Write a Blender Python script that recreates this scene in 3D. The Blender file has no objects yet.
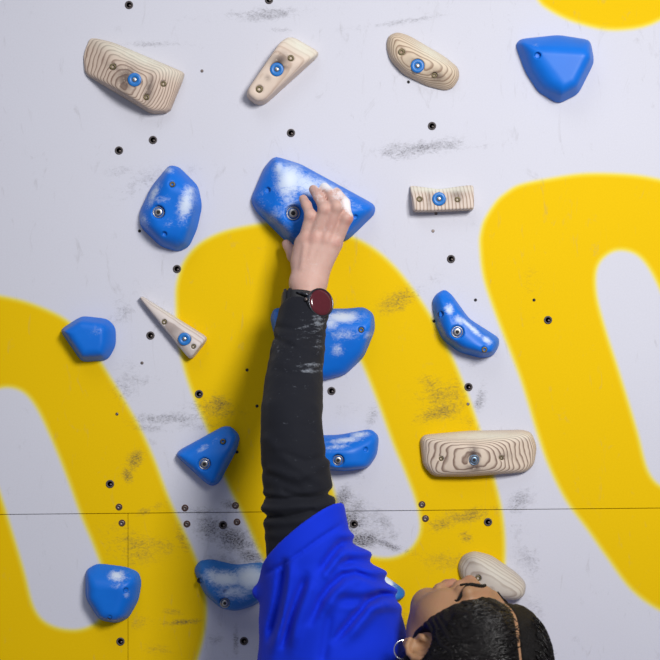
import bpy, math, random
import numpy as np
from mathutils import Vector, Matrix

# ------------------------------------------------------------------ camera, light, exposure
SC = bpy.context.scene
COL = SC.collection
CAM_D = 2.4                      # camera to wall, metres
S0 = 690.0                       # photograph pixels per metre on the wall
cam = bpy.data.cameras.new('camera'); cam.sensor_width = 36.0; cam.lens = 36.0*CAM_D*S0/660.0
camo = bpy.data.objects.new('camera', cam); COL.objects.link(camo)
camo.location = (0, -CAM_D, 0); camo.rotation_euler = (math.pi/2, 0, 0)
cam.dof.use_dof = True; cam.dof.focus_distance = CAM_D-0.06; cam.dof.aperture_fstop = 9.0
SC.camera = camo
world = bpy.data.worlds.new('gym_air'); SC.world = world; world.use_nodes = True
wb = world.node_tree.nodes['Background']; wb.inputs[0].default_value = (0.80, 0.84, 1.0, 1); wb.inputs[1].default_value = 0.24
def area(name, loc, target, size, energy, color=(1, 1, 1)):
    l = bpy.data.lights.new(name, 'AREA'); l.shape = 'SQUARE'; l.size = size; l.energy = energy; l.color = color
    o = bpy.data.objects.new(name, l); COL.objects.link(o); o.location = loc
    o.rotation_euler = (Vector(target)-Vector(loc)).to_track_quat('-Z', 'Y').to_euler()
    return o
key = area('hall_lamp', (0.88, -2.2, 0.95), (0.16, 0, 0.06), 0.60, 18.5, (1.0, 0.98, 0.96)); key.data.spread = math.radians(100)
area('hall_lamp', (-0.7, -1.7, 2.3), (0, 0, 0.1), 1.2, 12, (0.92, 0.95, 1.0))
SC.view_settings.view_transform = 'Standard'; SC.view_settings.look = 'None'
SC.view_settings.gamma = 1.0; SC.view_settings.use_curve_mapping = False
SC.view_settings.exposure = 0.0

# ------------------------------------------------------------------ coordinates
def W(px, py, d=0.0):
    s = S0*CAM_D/(CAM_D-d)
    return np.array([(px-330.0)/s, -d, (330.0-py)/s])
def PX(X, Y, Z):                 # back to pixels of the photograph, for placing folds and colour patches
    s = S0*CAM_D/(CAM_D+Y)
    return 330+X*s, 330-Z*s

# ------------------------------------------------------------------ numeric helpers
def smin(a, b, k):
    h = np.clip(0.5+0.5*(b-a)/k, 0, 1); return b+(a-b)*h-k*h*(1-h)
def smax(a, b, k): return -smin(-a, -b, k)
def sstep(e0, e1, x):
    t = np.clip((x-e0)/(e1-e0), 0, 1); return t*t*(3-2*t)
def _hash(i, j, k):
    n = (i.astype(np.int64)*73856093) ^ (j.astype(np.int64)*19349663) ^ (k.astype(np.int64)*83492791)
    n = (n ^ (n >> 13))*1274126177 & 0x7fffffff
    return ((n ^ (n >> 16)) & 0xffff)/65535.0
def noise3(X, Y, Z):
    xi, yi, zi = np.floor(X), np.floor(Y), np.floor(Z)
    fx, fy, fz = X-xi, Y-yi, Z-zi
    fx = fx*fx*(3-2*fx); fy = fy*fy*(3-2*fy); fz = fz*fz*(3-2*fz)
    r = 0
    for a in (0, 1):
        for b in (0, 1):
            for c in (0, 1):
                w = (fx if a else 1-fx)*(fy if b else 1-fy)*(fz if c else 1-fz)
                r = r+w*_hash(xi+a, yi+b, zi+c)
    return r*2-1
def fbm(X, Y, Z, o=3):
    r = 0; a = 1.0
    for i in range(o):
        r = r+a*noise3(X*2**i+i*7.3, Y*2**i+i*3.1, Z*2**i); a *= .5
    return r
def spline(pts, n=8, closed=True):
    p = np.array(pts, float); N = len(p); out = []
    rng = range(N) if closed else range(N-1)
    for i in rng:
        if closed: a, b, c, d = p[(i-1) % N], p[i], p[(i+1) % N], p[(i+2) % N]
        else: a, b, c, d = p[max(i-1, 0)], p[i], p[i+1], p[min(i+2, N-1)]
        for t in np.arange(n)/n:
            out.append(.5*((2*b)+(-a+c)*t+(2*a-5*b+4*c-d)*t*t+(-a+3*b-3*c+d)*t**3))
    if not closed: out.append(p[-1])
    return np.array(out)
def roundpoly(pts, it=2):        # corner-cutting, keeps straight sides straight
    p = np.array(pts, float)
    for _ in range(it):
        q = np.roll(p, -1, 0); t = np.minimum(.2, 3.0/(np.linalg.norm(q-p, axis=1)+1e-9))[:, None]
        p = np.stack([p*(1-t)+q*t, p*t+q*(1-t)], 1).reshape(-1, 2)
    return p
def sdpoly(X, Z, poly):          # signed distance, negative inside
    d = np.full(X.shape, 1e9); s = np.zeros(X.shape, bool)
    n = len(poly)
    for i in range(n):
        ax, az = poly[i]; bx, bz = poly[(i+1) % n]
        ex, ez = bx-ax, bz-az; L = ex*ex+ez*ez
        if L < 1e-14: continue
        t = np.clip(((X-ax)*ex+(Z-az)*ez)/L, 0, 1)
        d = np.minimum(d, (X-ax-ex*t)**2+(Z-az-ez*t)**2)
        if az != bz:
            c = ((az > Z) != (bz > Z)) & (X < ex*(Z-az)/(bz-az)+ax); s ^= c
    d = np.sqrt(d); return np.where(s, -d, d)
def dline(PXx, PYy, pts):        # distance to an open polyline and the position along it (0..1)
    d = np.full(PXx.shape, 1e9); tt = np.zeros(PXx.shape); n = len(pts)-1
    for i in range(n):
        ax, ay = pts[i]; bx, by = pts[i+1]; ex, ey = bx-ax, by-ay; L = ex*ex+ey*ey
        t = np.clip(((PXx-ax)*ex+(PYy-ay)*ey)/L, 0, 1)
        q = np.sqrt((PXx-ax-ex*t)**2+(PYy-ay-ey*t)**2)
        m = q < d; d = np.where(m, q, d); tt = np.where(m, (i+t)/n, tt)
    return d, tt

class Field:
    def __init__(s, lo, hi, h):
        s.lo = np.array(lo, float); s.h = h
        s.n = np.ceil((np.array(hi)-s.lo)/h).astype(int)+1
        s.f = np.full(s.n, 0.2, np.float32)
    def sub(s, lo, hi):
        a = np.clip(np.floor((np.array(lo)-s.lo)/s.h).astype(int), 0, s.n)
        b = np.clip(np.ceil((np.array(hi)-s.lo)/s.h).astype(int)+1, 0, s.n)
        sl = tuple(slice(int(i), int(j)) for i, j in zip(a, b))
        g = [s.lo[k]+s.h*np.arange(a[k], b[k]) for k in range(3)]
        X, Y, Z = np.meshgrid(*g, indexing='ij'); return sl, X, Y, Z
    def put(s, fn, lo, hi, k=.01, op='add'):
        pad = k+4*s.h+.012
        sl, X, Y, Z = s.sub(np.array(lo)-pad, np.array(hi)+pad)
        if X.size == 0: return
        d = fn(X, Y, Z)
        s.f[sl] = smin(s.f[sl], d, k) if op == 'add' else smax(s.f[sl], -d, k)
    def cap(s, a, b, ra, rb=None, k=.01, op='add'):
        rb = ra if rb is None else rb; a = np.array(a, float); b = np.array(b, float); r = max(ra, rb)
        def fn(X, Y, Z):
            e = b-a; L = (e*e).sum()+1e-12
            t = np.clip(((X-a[0])*e[0]+(Y-a[1])*e[1]+(Z-a[2])*e[2])/L, 0, 1)
            return np.sqrt((X-a[0]-e[0]*t)**2+(Y-a[1]-e[1]*t)**2+(Z-a[2]-e[2]*t)**2)-(ra+(rb-ra)*t)
        s.put(fn, np.minimum(a, b)-r, np.maximum(a, b)+r, k, op)
    def chain(s, pts, k=.01, op='add'):
        for p, q in zip(pts[:-1], pts[1:]): s.cap(p[0], q[0], p[1], q[1], k, op)
    def ell(s, c, rad, R=None, k=.01, op='add'):   # R rows = the ellipsoid's axes
        c = np.array(c, float); rad = np.array(rad, float); R = np.eye(3) if R is None else R
        def fn(X, Y, Z):
            q = [(X-c[0])*R[i, 0]+(Y-c[1])*R[i, 1]+(Z-c[2])*R[i, 2] for i in range(3)]
            k0 = np.sqrt(sum((q[i]/rad[i])**2 for i in range(3)))
            k1 = np.sqrt(sum((q[i]/rad[i]**2)**2 for i in range(3)))+1e-9
            return k0*(k0-1)/k1
        m = rad.max(); s.put(fn, c-m, c+m, k, op)
    def mesh(s):                 # naive surface nets
        f = s.f; ins = f < 0
        c = np.zeros(np.array(f.shape)-1, np.uint8)
        offs = [(i, j, k) for i in (0, 1) for j in (0, 1) for k in (0, 1)]
        n = c.shape
        for i, j, k in offs: c += ins[i:n[0]+i, j:n[1]+j, k:n[2]+k]
        act = (c > 0) & (c < 8)
        idx = np.argwhere(act); vid = np.full(n, -1, np.int64); vid[act] = np.arange(len(idx))
        acc = np.zeros((len(idx), 3)); cnt = np.zeros(len(idx))
        val = {o: f[idx[:, 0]+o[0], idx[:, 1]+o[1], idx[:, 2]+o[2]].astype(float) for o in offs}
        for ax in range(3):
            for o in offs:
                if o[ax]: continue
                p = list(o); p[ax] = 1; p = tuple(p)
                a, b = val[o], val[p]; m = (a < 0) != (b < 0)
                t = np.where(m, a/np.where(m, a-b, 1), 0)
                pos = np.tile(np.array(o, float), (len(idx), 1)); pos[:, ax] += t
                acc[m] += pos[m]; cnt[m] += 1
        V = (idx+acc/cnt[:, None])*s.h+s.lo
        Q = []
        for ax in range(3):
            u, v = (ax+1) % 3, (ax+2) % 3
            lo_ = [slice(None)]*3; hi_ = [slice(None)]*3
            lo_[ax] = slice(0, -1); hi_[ax] = slice(1, None)
            A = ins[tuple(lo_)]; B = ins[tuple(hi_)]
            e = np.argwhere(A != B)
            ok = (e[:, u] > 0) & (e[:, v] > 0) & (e[:, u] < f.shape[u]-1) & (e[:, v] < f.shape[v]-1)
            e = e[ok]; fl = A[e[:, 0], e[:, 1], e[:, 2]]
            def g(du, dv):
                q = e.copy(); q[:, u] -= du; q[:, v] -= dv; return vid[q[:, 0], q[:, 1], q[:, 2]]
            q = np.stack([g(1, 1), g(0, 1), g(0, 0), g(1, 0)], 1)
            q[~fl] = q[~fl][:, ::-1]; Q.append(q)
        return V, np.concatenate(Q)

# ------------------------------------------------------------------ objects
def mesh_obj(name, V, Q, mats, parent=None, smooth=True, origin=None, attrs=None, midx=None):
    me = bpy.data.meshes.new(name); V = np.asarray(V, float)
    o0 = np.zeros(3) if origin is None else np.array(origin, float)
    if isinstance(Q, np.ndarray):
        k = Q.shape[1]
        me.vertices.add(len(V)); me.vertices.foreach_set('co', (V-o0).astype(np.float32).ravel())
        me.loops.add(Q.size); me.loops.foreach_set('vertex_index', Q.astype(np.int32).ravel())
        me.polygons.add(len(Q)); me.polygons.foreach_set('loop_start', np.arange(0, Q.size, k, dtype=np.int32))
        me.polygons.foreach_set('loop_total', np.full(len(Q), k, np.int32))
        me.update(calc_edges=True); me.validate()
    else:
        me.from_pydata([tuple(v-o0) for v in V], [], Q); me.update()
    me.polygons.foreach_set('use_smooth', np.full(len(me.polygons), smooth))
    for m in (mats if isinstance(mats, (list, tuple)) else [mats]): me.materials.append(m)
    if midx is not None: me.polygons.foreach_set('material_index', np.array(midx, np.int32))
    for nm, arr in (attrs or {}).items():
        arr = np.asarray(arr)
        if arr.ndim == 2:
            at = me.attributes.new(nm, 'FLOAT_COLOR', 'POINT')
            at.data.foreach_set('color', np.concatenate([arr, np.ones((len(arr), 1))], 1).astype(np.float32).ravel())
        else:
            at = me.attributes.new(nm, 'FLOAT', 'POINT'); at.data.foreach_set('value', arr.astype(np.float32))
    o = bpy.data.objects.new(name, me); COL.objects.link(o); o.location = o0
    if parent is not None:
        o.parent = parent; o.location = Vector(o0)-world_loc(parent)
    return o
def world_loc(o):
    v = Vector(o.location)
    while o.parent: o = o.parent; v = v+Vector(o.location)
    return v
def tag(o, label, cat, group=None):
    o['label'] = label; o['category'] = cat
    if group: o['group'] = group
    return o
class MB:                        # collects lathed rings, tubes and prisms into one mesh
    def __init__(s): s.v = []; s.f = []; s.m = []
    def add(s, v, f, m=0):
        b = len(s.v); s.v += [np.array(x, float) for x in v]; s.f += [tuple(b+i for i in q) for q in f]; s.m += [m]*len(f)
    def lathe(s, c, axis, prof, n=24, m=0, sx=1.0, tilt=None):    # prof: (radius, height along axis)
        a = np.array(axis, float); a /= np.linalg.norm(a)
        u = np.cross(a, [0, 0, 1.0]) if abs(a[2]) < .9 else np.cross(a, [1.0, 0, 0]); u /= np.linalg.norm(u); w = np.cross(a, u)
        v = []; f = []
        for r, h in prof:
            for i in range(n):
                t = 2*math.pi*i/n; v.append(np.array(c)+a*h+u*r*math.cos(t)*sx+w*r*math.sin(t))
        for j in range(len(prof)-1):
            for i in range(n):
                k = (i+1) % n; f.append((j*n+i, j*n+k, (j+1)*n+k, (j+1)*n+i))
        if prof[0][0] > 1e-6: f.append(tuple(range(n))[::-1])
        if prof[-1][0] > 1e-6: f.append(tuple((len(prof)-1)*n+i for i in range(n)))
        s.add(v, f, m)
    def tube(s, pts, r, n=6, m=0, closed=False, taper=None):
        P = [np.array(p, float) for p in pts]; N = len(P); v = []; f = []; ref = np.array([.31, .84, .43])
        for i in range(N):
            t = (P[(i+1) % N]-P[i-1]) if closed else P[min(i+1, N-1)]-P[max(i-1, 0)]
            t = t/(np.linalg.norm(t)+1e-12); u = np.cross(t, ref); u /= np.linalg.norm(u); w = np.cross(t, u)
            rr = r if taper is None else r*taper(i/(N-1))
            for j in range(n):
                a = 2*math.pi*j/n; v.append(P[i]+u*rr*math.cos(a)+w*rr*math.sin(a))
        for i in range(N if closed else N-1):
            k = (i+1) % N
            for j in range(n): f.append((i*n+j, i*n+(j+1) % n, k*n+(j+1) % n, k*n+j))
        if not closed: f += [tuple(range(n))[::-1], tuple((N-1)*n+j for j in range(n))]
        s.add(v, f, m)
    def build(s, name, mats, parent=None, origin=None, smooth=True):
        return mesh_obj(name, np.array(s.v), s.f, mats, parent, smooth, origin, midx=s.m)

# ------------------------------------------------------------------ materials
class NT:
    def __init__(s, name):
        s.mat = bpy.data.materials.new(name); s.mat.use_nodes = True; s.t = s.mat.node_tree
        s.b = s.t.nodes['Principled BSDF']
    def n(s, typ, **kw):
        nd = s.t.nodes.new(typ)
        for k, v in kw.items():
            if k.startswith('i_'): nd.inputs[k[2:].replace('_', ' ')].default_value = v
            else: setattr(nd, k, v)
        return nd
    def l(s, a, b): s.t.links.new(a, b)
    def math(s, op, a, b=None, clamp=False):
        nd = s.n('ShaderNodeMath', operation=op, use_clamp=clamp)
        for i, x in enumerate((a, b)):
            if x is None: continue
            if isinstance(x, (int, float)): nd.inputs[i].default_value = x
            else: s.l(x, nd.inputs[i])
        return nd.outputs[0]
    def mix(s, fac, a, b):
        nd = s.n('ShaderNodeMix', data_type='RGBA')
        for sock, x in ((nd.inputs[0], fac), (nd.inputs[6], a), (nd.inputs[7], b)):
            if isinstance(x, tuple): sock.default_value = (*x, 1)
            elif isinstance(x, (int, float)): sock.default_value = x
            else: s.l(x, sock)
        return nd.outputs[2]
    def mul(s, fac, a, b):
        o = s.mix(fac, a, b); o.node.blend_type = 'MULTIPLY'; return o
    def attr(s, name, col=False):
        nd = s.n('ShaderNodeAttribute', attribute_name=name); return nd.outputs['Color' if col else 'Fac']
    def pos(s, scale=(1, 1, 1), rot=(0, 0, 0)):
        g = s.n('ShaderNodeNewGeometry'); m = s.n('ShaderNodeMapping'); m.inputs['Scale'].default_value = scale; m.inputs['Rotation'].default_value = rot
        s.l(g.outputs['Position'], m.inputs[0]); return m.outputs[0]
    def noise(s, vec, scale, detail=4, rough=.6, dist=0.0):
        nd = s.n('ShaderNodeTexNoise'); nd.inputs['Scale'].default_value = scale; nd.inputs['Detail'].default_value = detail
        nd.inputs['Roughness'].default_value = rough; nd.inputs['Distortion'].default_value = dist
        s.l(vec, nd.inputs['Vector']); return nd.outputs['Fac']
    def ramp(s, fac, stops):
        nd = s.n('ShaderNodeValToRGB'); e = nd.color_ramp.elements
        while len(e) < len(stops): e.new(.5)
        for q, (p, c) in zip(e, stops): q.position = p; q.color = (*c, 1) if isinstance(c, tuple) else (c, c, c, 1)
        s.l(fac, nd.inputs[0]); return nd.outputs[0]
    def bump(s, h, strength, dist=.002):
        nd = s.n('ShaderNodeBump'); nd.inputs['Strength'].default_value = strength; nd.inputs['Distance'].default_value = dist
        s.l(h, nd.inputs['Height']); s.l(nd.outputs[0], s.b.inputs['Normal'])
    def color(s, c):
        if isinstance(c, tuple): s.b.inputs['Base Color'].default_value = (*c, 1)
        else: s.l(c, s.b.inputs['Base Color'])
    def set(s, **kw):
        for k, v in kw.items(): s.b.inputs[k.replace('_', ' ')].default_value = v
        return s
def flat(name, c, rough=.5, metal=0.0, vary=.12):
    m = NT(name); p = m.pos(); nz = m.noise(p, 180, 3)
    m.color(m.mix(nz, tuple(x*(1-vary) for x in c), tuple(min(1, x*(1+vary)) for x in c))); m.set(Roughness=rough, Metallic=metal); return m.mat

def make_wall_mat():
    m = NT('painted_panel'); p = m.pos()
    paint = m.attr('paint', True); sc = m.attr('scuff')
    n1 = m.noise(m.pos((1, 1, 1.8)), 110, 8, .8, .8); n2 = m.noise(m.pos((1, 1, 1.3), (0, .4, 0)), 18, 4, .6)
    g = m.math('ADD', m.math('MULTIPLY', n1, .62), m.math('MULTIPLY', n2, .38))
    th = m.math('SUBTRACT', .60, m.math('MULTIPLY', sc, .30))
    k = m.math('MULTIPLY', m.math('SUBTRACT', g, th), 7.0, True)
    k = m.math('MULTIPLY', k, m.math('MULTIPLY', sc, 1.05, True))
    sp3 = m.noise(m.pos((1, 1, 1.5), (0, -.5, 0)), 300, 5, .75)
    k = m.math('MULTIPLY', k, m.math('ADD', m.math('MULTIPLY', m.math('SUBTRACT', sp3, .44), 4.5, True), .40), True)
    fine = m.noise(p, 420, 3, .6); big = m.noise(p, 5, 3, .5)
    c = m.mul(m.math('MULTIPLY', fine, .35), paint, (0.72, 0.71, 0.70))
    c = m.mul(m.math('MULTIPLY', big, .22), c, (0.80, 0.78, 0.74))
    # faint grey shoe streaks all over
    st = m.noise(m.pos((1, 1, .35), (0, .9, 0)), 34, 5, .7, 2.0)
    c = m.mix(m.math('MULTIPLY', m.math('SUBTRACT', st, .60), 1.6, True), c, (0.20, 0.18, 0.17))
    c = m.mix(k, c, (0.055, 0.05, 0.055)); m.color(c)
    m.set(Roughness=.7); m.b.inputs['Specular IOR Level'].default_value = .08
    m.bump(fine, .05, .0008); return m.mat
def make_blue_mat(name, base, deep):
    m = NT(name); p = m.pos(); ch = m.attr('chalk')
    n1 = m.noise(m.pos((1, 1, 1.6), (0, .6, 0)), 150, 8, .82, .8); n2 = m.noise(p, 24, 4, .6)
    g = m.math('ADD', m.math('MULTIPLY', n1, .7), m.math('MULTIPLY', n2, .3))
    k = m.math('MULTIPLY', m.math('SUBTRACT', g, m.math('SUBTRACT', .62, m.math('MULTIPLY', ch, .36))), 5.5, True)
    k = m.math('MULTIPLY', k, m.math('ADD', m.math('MULTIPLY', ch, .8, True), .10))
    c = m.mix(n2, deep, base); c = m.mix(k, c, (0.66, 0.74, 0.84)); m.color(c)
    r = m.math('ADD', m.math('MULTIPLY', k, .3), .42); m.l(r, m.b.inputs['Roughness']); m.b.inputs['Specular IOR Level'].default_value = .28
    m.bump(m.noise(p, 700, 3, .6), .12, .0008); return m.mat
def make_wood_mat(name, light, dark, axis, period, dirty=.25):
    m = NT(name); p = m.pos()
    dn = m.noise(m.pos((1, 2, 1)), 16, 3, .5)
    sep = m.n('ShaderNodeSeparateXYZ'); m.l(p, sep.inputs[0])
    v = m.math('ADD', m.math('ADD', m.math('MULTIPLY', sep.outputs[0], axis[0]), m.math('MULTIPLY', sep.outputs[1], axis[1])), m.math('MULTIPLY', sep.outputs[2], axis[2]))
    v = m.math('ADD', v, m.math('MULTIPLY', dn, .009))
    f = m.math('FRACT', m.math('MULTIPLY', v, 1.0/period))
    band = m.ramp(f, [(0.0, 0.0), (.50, .10), (.72, .75), (.86, 1.0), (1.0, 0.0)])
    var = m.noise(p, 30, 3); band = m.math('MULTIPLY', band, m.math('ADD', m.math('MULTIPLY', var, .8), .65), True)
    c = m.mix(band, light, dark)
    fib = m.noise(m.pos((60, 60, 60)), 12, 5, .7); c = m.mix(m.math('MULTIPLY', fib, .16), c, (0.80, 0.74, 0.68))
    sp = m.noise(p, 130, 5, .7); c = m.mix(m.math('MULTIPLY', m.math('MULTIPLY', m.math('SUBTRACT', sp, .58), 4.0, True), dirty), c, (0.30, 0.22, 0.17))
    st = m.attr('stain'); k = m.math('MULTIPLY', st, m.math('MULTIPLY', m.math('SUBTRACT', sp, .30), 6.0, True), True)
    c = m.mix(k, c, (0.085, 0.055, 0.045))
    # lighter upper faces: pale green-white painted in for light from the upper right
    wx = m.attr('worn'); c = m.mix(m.math('MULTIPLY', wx, m.math('ADD', m.math('MULTIPLY', sp, .6), .3), True), c, (0.72, 0.74, 0.62))
    m.color(c); m.set(Roughness=.62); m.bump(band, .06, .0008); return m.mat
def make_skin_mat():
    m = NT('skin'); p = m.pos(); base = m.attr('tint', True)
    n = m.noise(p, 70, 4, .6); f = m.noise(p, 330, 5, .7)
    c = m.mix(m.math('MULTIPLY', m.math('MULTIPLY', m.math('SUBTRACT', n, .3), 2.0, True), .26), base, (0.42, 0.16, 0.12))
    ch = m.attr('chalk'); k = m.math('MULTIPLY', m.math('SUBTRACT', m.noise(p, 160, 5, .7), m.math('SUBTRACT', .72, m.math('MULTIPLY', ch, .52))), 5.0, True)
    c = m.mix(m.math('MULTIPLY', k, m.math('MULTIPLY', ch, .9, True)), c, (0.80, 0.78, 0.80)); m.color(c)
    m.set(Roughness=.52); m.b.inputs['Subsurface Weight'].default_value = .12
    m.b.inputs['Subsurface Radius'].default_value = (.006, .0025, .0015); m.b.inputs['Specular IOR Level'].default_value = .35
    m.bump(f, .32, .0012); return m.mat
def make_cloth(name, c, dust=0.0, dustc=(.3, .33, .38), rough=.85, weave=900):
    m = NT(name); p = m.pos(); n = m.noise(p, 30, 4, .6); w = m.noise(p, weave, 2, .5)
    cc = m.mix(m.math('MULTIPLY', n, .5), c, tuple(x*.72 for x in c))
    if dust:
        d = m.attr('dust'); sp = m.noise(m.pos((1, 1, 3)), 95, 6, .75)
        k = m.math('MULTIPLY', m.math('SUBTRACT', sp, m.math('SUBTRACT', .70, m.math('MULTIPLY', d, .26))), 4.0, True)
        cc = m.mix(m.math('MULTIPLY', k, dust), cc, dustc)
    m.color(cc); m.set(Roughness=rough); m.b.inputs['Specular IOR Level'].default_value = .2
    m.b.inputs['Sheen Weight'].default_value = .04; m.bump(w, .18, .0008); return m.mat
M = dict(
    wall=make_wall_mat(),
    blue=make_blue_mat('blue_resin', (0.004, 0.172, 0.70), (0.002, 0.125, 0.58)),
    teal=make_blue_mat('dusty_blue_resin', (0.02, 0.17, 0.52), (0.012, 0.12, 0.42)),
    skin=make_skin_mat(),
    shirt=make_cloth('royal_blue_jersey', (0.002, 0.030, 0.64)),
    sleeve=make_cloth('black_knit', (0.0095, 0.0105, 0.0160), .75),
    trousers=make_cloth('dark_trousers', (0.02, 0.02, 0.025)),
    steel=flat('zinc_steel', (0.42, 0.42, 0.43), .38, 1.0),
    dull=flat('dull_steel', (0.20, 0.165, 0.15), .45, 1.0, .4),
    brass=flat('brass_screw', (0.16, 0.13, 0.07), .5, .7, .5),
    rust=flat('rusty_rim', (0.10, 0.045, 0.03), .8, 0, .4),
    hole=flat('hole_shade', (0.018, 0.016, 0.017), .9),
    ring=flat('insert_ring', (0.075, 0.063, 0.063), .6, .1, .5),
    cap=flat('blue_washer_plastic', (0.012, 0.16, 0.50), .4),
    greycap=flat('grey_blue_bolt', (0.16, 0.24, 0.34), .35, .6),
    black=flat('black_rubber', (0.012, 0.012, 0.014), .45),
    casem=flat('gunmetal_case', (0.06, 0.062, 0.07), .3, .9),
    silver=flat('polished_silver', (0.85, 0.85, 0.86), .15, 1.0, .03),
    eye=flat('eye_white', (0.75, 0.72, 0.70), .2), iris=flat('iris_brown', (0.05, 0.022, 0.012), .2),
    dialglass=flat('dark_red_watch_glass', (0.085, 0.012, 0.018), .12),
)
def hair_mat():
    m = NT('black_hair'); p = m.pos(); n = m.noise(p, 140, 5, .7, 2.5)
    m.color(m.mix(n, (0.0016, 0.0014, 0.0015), (0.007, 0.0055, 0.005))); m.set(Roughness=.50); m.b.inputs['Specular IOR Level'].default_value = .18
    m.bump(n, .7, .003); return m.mat
M['hair'] = hair_mat()
M['strand'] = flat('glossy_black_strands', (0.0065, 0.0050, 0.0045), .27, 0, .5)

# ------------------------------------------------------------------ the climbing wall
LOOP = [(176,302),(177,283),(184,262),(198,245),(220,233),(248,226),(280,222),(315,225),(345,234),(370,246),(392,264),(412,288),(432,318),
        (450,352),(468,396),(482,437),(494,478),(502,512),(505,545),(503,575),(494,605),(478,635),(455,660),(425,678),(392,684),(360,676),
        (330,655),(305,622),(285,592),(262,557),(245,519),(226,480),(209,433),(196,403),(184,368),(178,335)]
HOLE = [(296,330),(312,316),(332,318),(347,333),(362,363),(378,402),(393,443),(406,474),(417,505),(420,531),(409,550),(388,558),(362,553),
        (346,536),(335,496),(318,440),(302,390),(294,356)]
def sh(p, dx, dy): return [(x+dx, y+dy) for x, y in p]
LOOP0 = [(-124,374),(-123,355),(-116,334),(-102,317),(-80,305),(-50,298),(-20,294),(15,299),(45,309),(70,323),(92,349),(110,377),(126,403),
         (140,428),(154,459),(168,496),(181,525),(192,549),(201,574),(206,600),(205,628),(197,660),(184,692),(165,722),(135,744),(100,752),(60,748),
         (30,727),(5,694),(-15,664),(-38,629),(-55,591),(-74,552),(-91,505),(-104,475),(-116,440),(-122,407)]
LOOP2 = [(480,246),(481,232),(485,219),(496,202),(506,193),(520,185),(548,179),(582,174),(617,174),(647,177),(672,184),(694,199),(714,223),(734,253),
         (752,287),(770,331),(784,372),(796,413),(804,447),(808,480),(805,510),(796,540),(780,570),(757,595),(727,613),(694,619),(662,611),
         (632,590),(607,557),(588,530),(566,500),(549,466),(537,432),(520,377),(499,323),(484,279)]
TOPR = [(522,-30),(537,-2),(548,9),(575,22),(615,30),(660,20),(700,-20),(640,-60),(560,-60)]
SCUFF = [  # px, py, half width, half height, tilt, strength
    (265,14,60,9,-4,.62),(283,30,20,4,0,.5),(150,44,55,4,0,.55),(212,18,70,8,0,.3),(400,22,55,4,-8,.55),(360,27,40,4,-8,.4),
    (425,148,62,10,-6,.72),(395,152,25,14,0,.65),(470,147,45,4,-5,.5),(140,182,40,16,-25,.5),(120,172,18,10,0,.45),(195,168,12,6,0,.4),
    (340,185,16,12,20,.45),(345,175,40,10,30,.3),(125,312,22,12,-40,.55),(120,300,10,10,0,.45),
    (180,418,70,9,-2,.66),(215,410,34,16,0,.72),(150,428,40,6,4,.5),(218,404,16,13,0,.8),(130,385,24,30,50,.55),(195,426,40,8,0,.55),
    (402,300,30,14,-25,.66),(400,308,20,6,0,.6),(440,395,40,26,-25,.60),(440,412,36,12,-15,.72),(432,382,18,10,0,.7),(480,400,8,26,10,.62),(470,420,16,14,0,.5),
    (475,363,45,6,-25,.45),(448,336,14,8,0,.5),(372,418,10,24,15,.55),(350,408,24,14,-20,.35),
    (350,520,22,26,30,.85),(360,541,28,12,-8,1.0),(388,545,36,6,20,.78),(342,500,12,18,20,.8),(380,522,22,20,0,.5),(395,535,20,14,0,.45),
    (356,470,16,14,20,.55),(470,515,32,10,-15,.72),(466,538,12,8,45,.75),(440,525,26,12,-10,.62),(450,560,40,18,0,.42),(495,508,10,5,-20,.5),
    (235,540,26,16,22,.95),(210,528,22,20,35,.75),(250,556,24,10,20,.8),(205,512,30,8,0,.62),(232,506,16,10,30,.7),(225,560,30,12,0,.5),
    (135,460,18,12,-50,.75),(128,475,8,14,-20,.7),(148,510,20,6,-20,.6),(130,545,40,26,10,.58),(160,545,30,14,0,.55),(182,540,8,20,-20,.6),
    (185,622,26,4,-4,.8),(172,612,14,6,0,.6),(140,622,20,12,0,.5),(160,650,30,10,0,.45),(120,600,30,30,0,.35),(236,640,4,18,0,.7),(215,640,14,8,0,.5),
    (520,500,24,14,-40,.55),(530,560,18,30,-30,.5),(515,530,20,14,0,.45),(535,610,14,26,-20,.45),(430,600,26,14,0,.45),(405,625,16,24,0,.7),
    (340,62,60,30,0,.15),(520,60,40,60,0,.12),(455,230,60,50,0,.16),(150,240,40,90,0,.2),(240,120,60,60,0,.12),(530,300,20,80,0,.22),(440,290,60,60,0,.2),(300,250,90,20,0,.25)]
def paint_of(PXx, PYy):
    def yel(loop, hole):
        d = sdpoly(PXx, PYy, spline(loop, 5))
        if hole: d = np.maximum(d, -sdpoly(PXx, PYy, spline(hole, 5)))
        return d
    d = np.minimum.reduce([yel(LOOP, HOLE), yel(LOOP0, sh(HOLE, -312, 72)), yel(LOOP2, sh(HOLE, 302, -65)), yel(TOPR, None)])
    white = np.array([0.655, 0.66, 0.735]); lemon = np.array([0.84, 0.70, 0.06]); yellow = np.array([0.83, 0.535, 0.001])
    a = sstep(3.6, -1.6, d)[..., None]; b = sstep(0.5, -5.0, d)[..., None]
    return white*(1-a)+(lemon*(1-b)+yellow*b)*a
def scuff_of(PXx, PYy):
    s = np.zeros(PXx.shape)
    for x, y, w, h, t, k in SCUFF:
        c, sn = math.cos(math.radians(t)), math.sin(math.radians(t)); dx, dy = PXx-x, PYy-y
        u = dx*c-dy*sn*-1; v = -dx*sn*1+dy*c
        s = np.maximum(s, k*np.exp(-((u/w)**2+(v/h)**2)*1.1))
    return s
def axis_coords(lo, hi, flo, fhi, fine, coarse):
    a = list(np.arange(flo, fhi+1e-9, fine)) if fhi > flo else []
    left = list(np.arange(lo, flo, coarse)) if lo < flo else []
    right = list(np.arange((a[-1] if a else lo)+coarse, hi, coarse))+[hi]
    x = np.array(left+a+right); return np.unique(np.clip(x, lo, hi).round(6))
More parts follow.
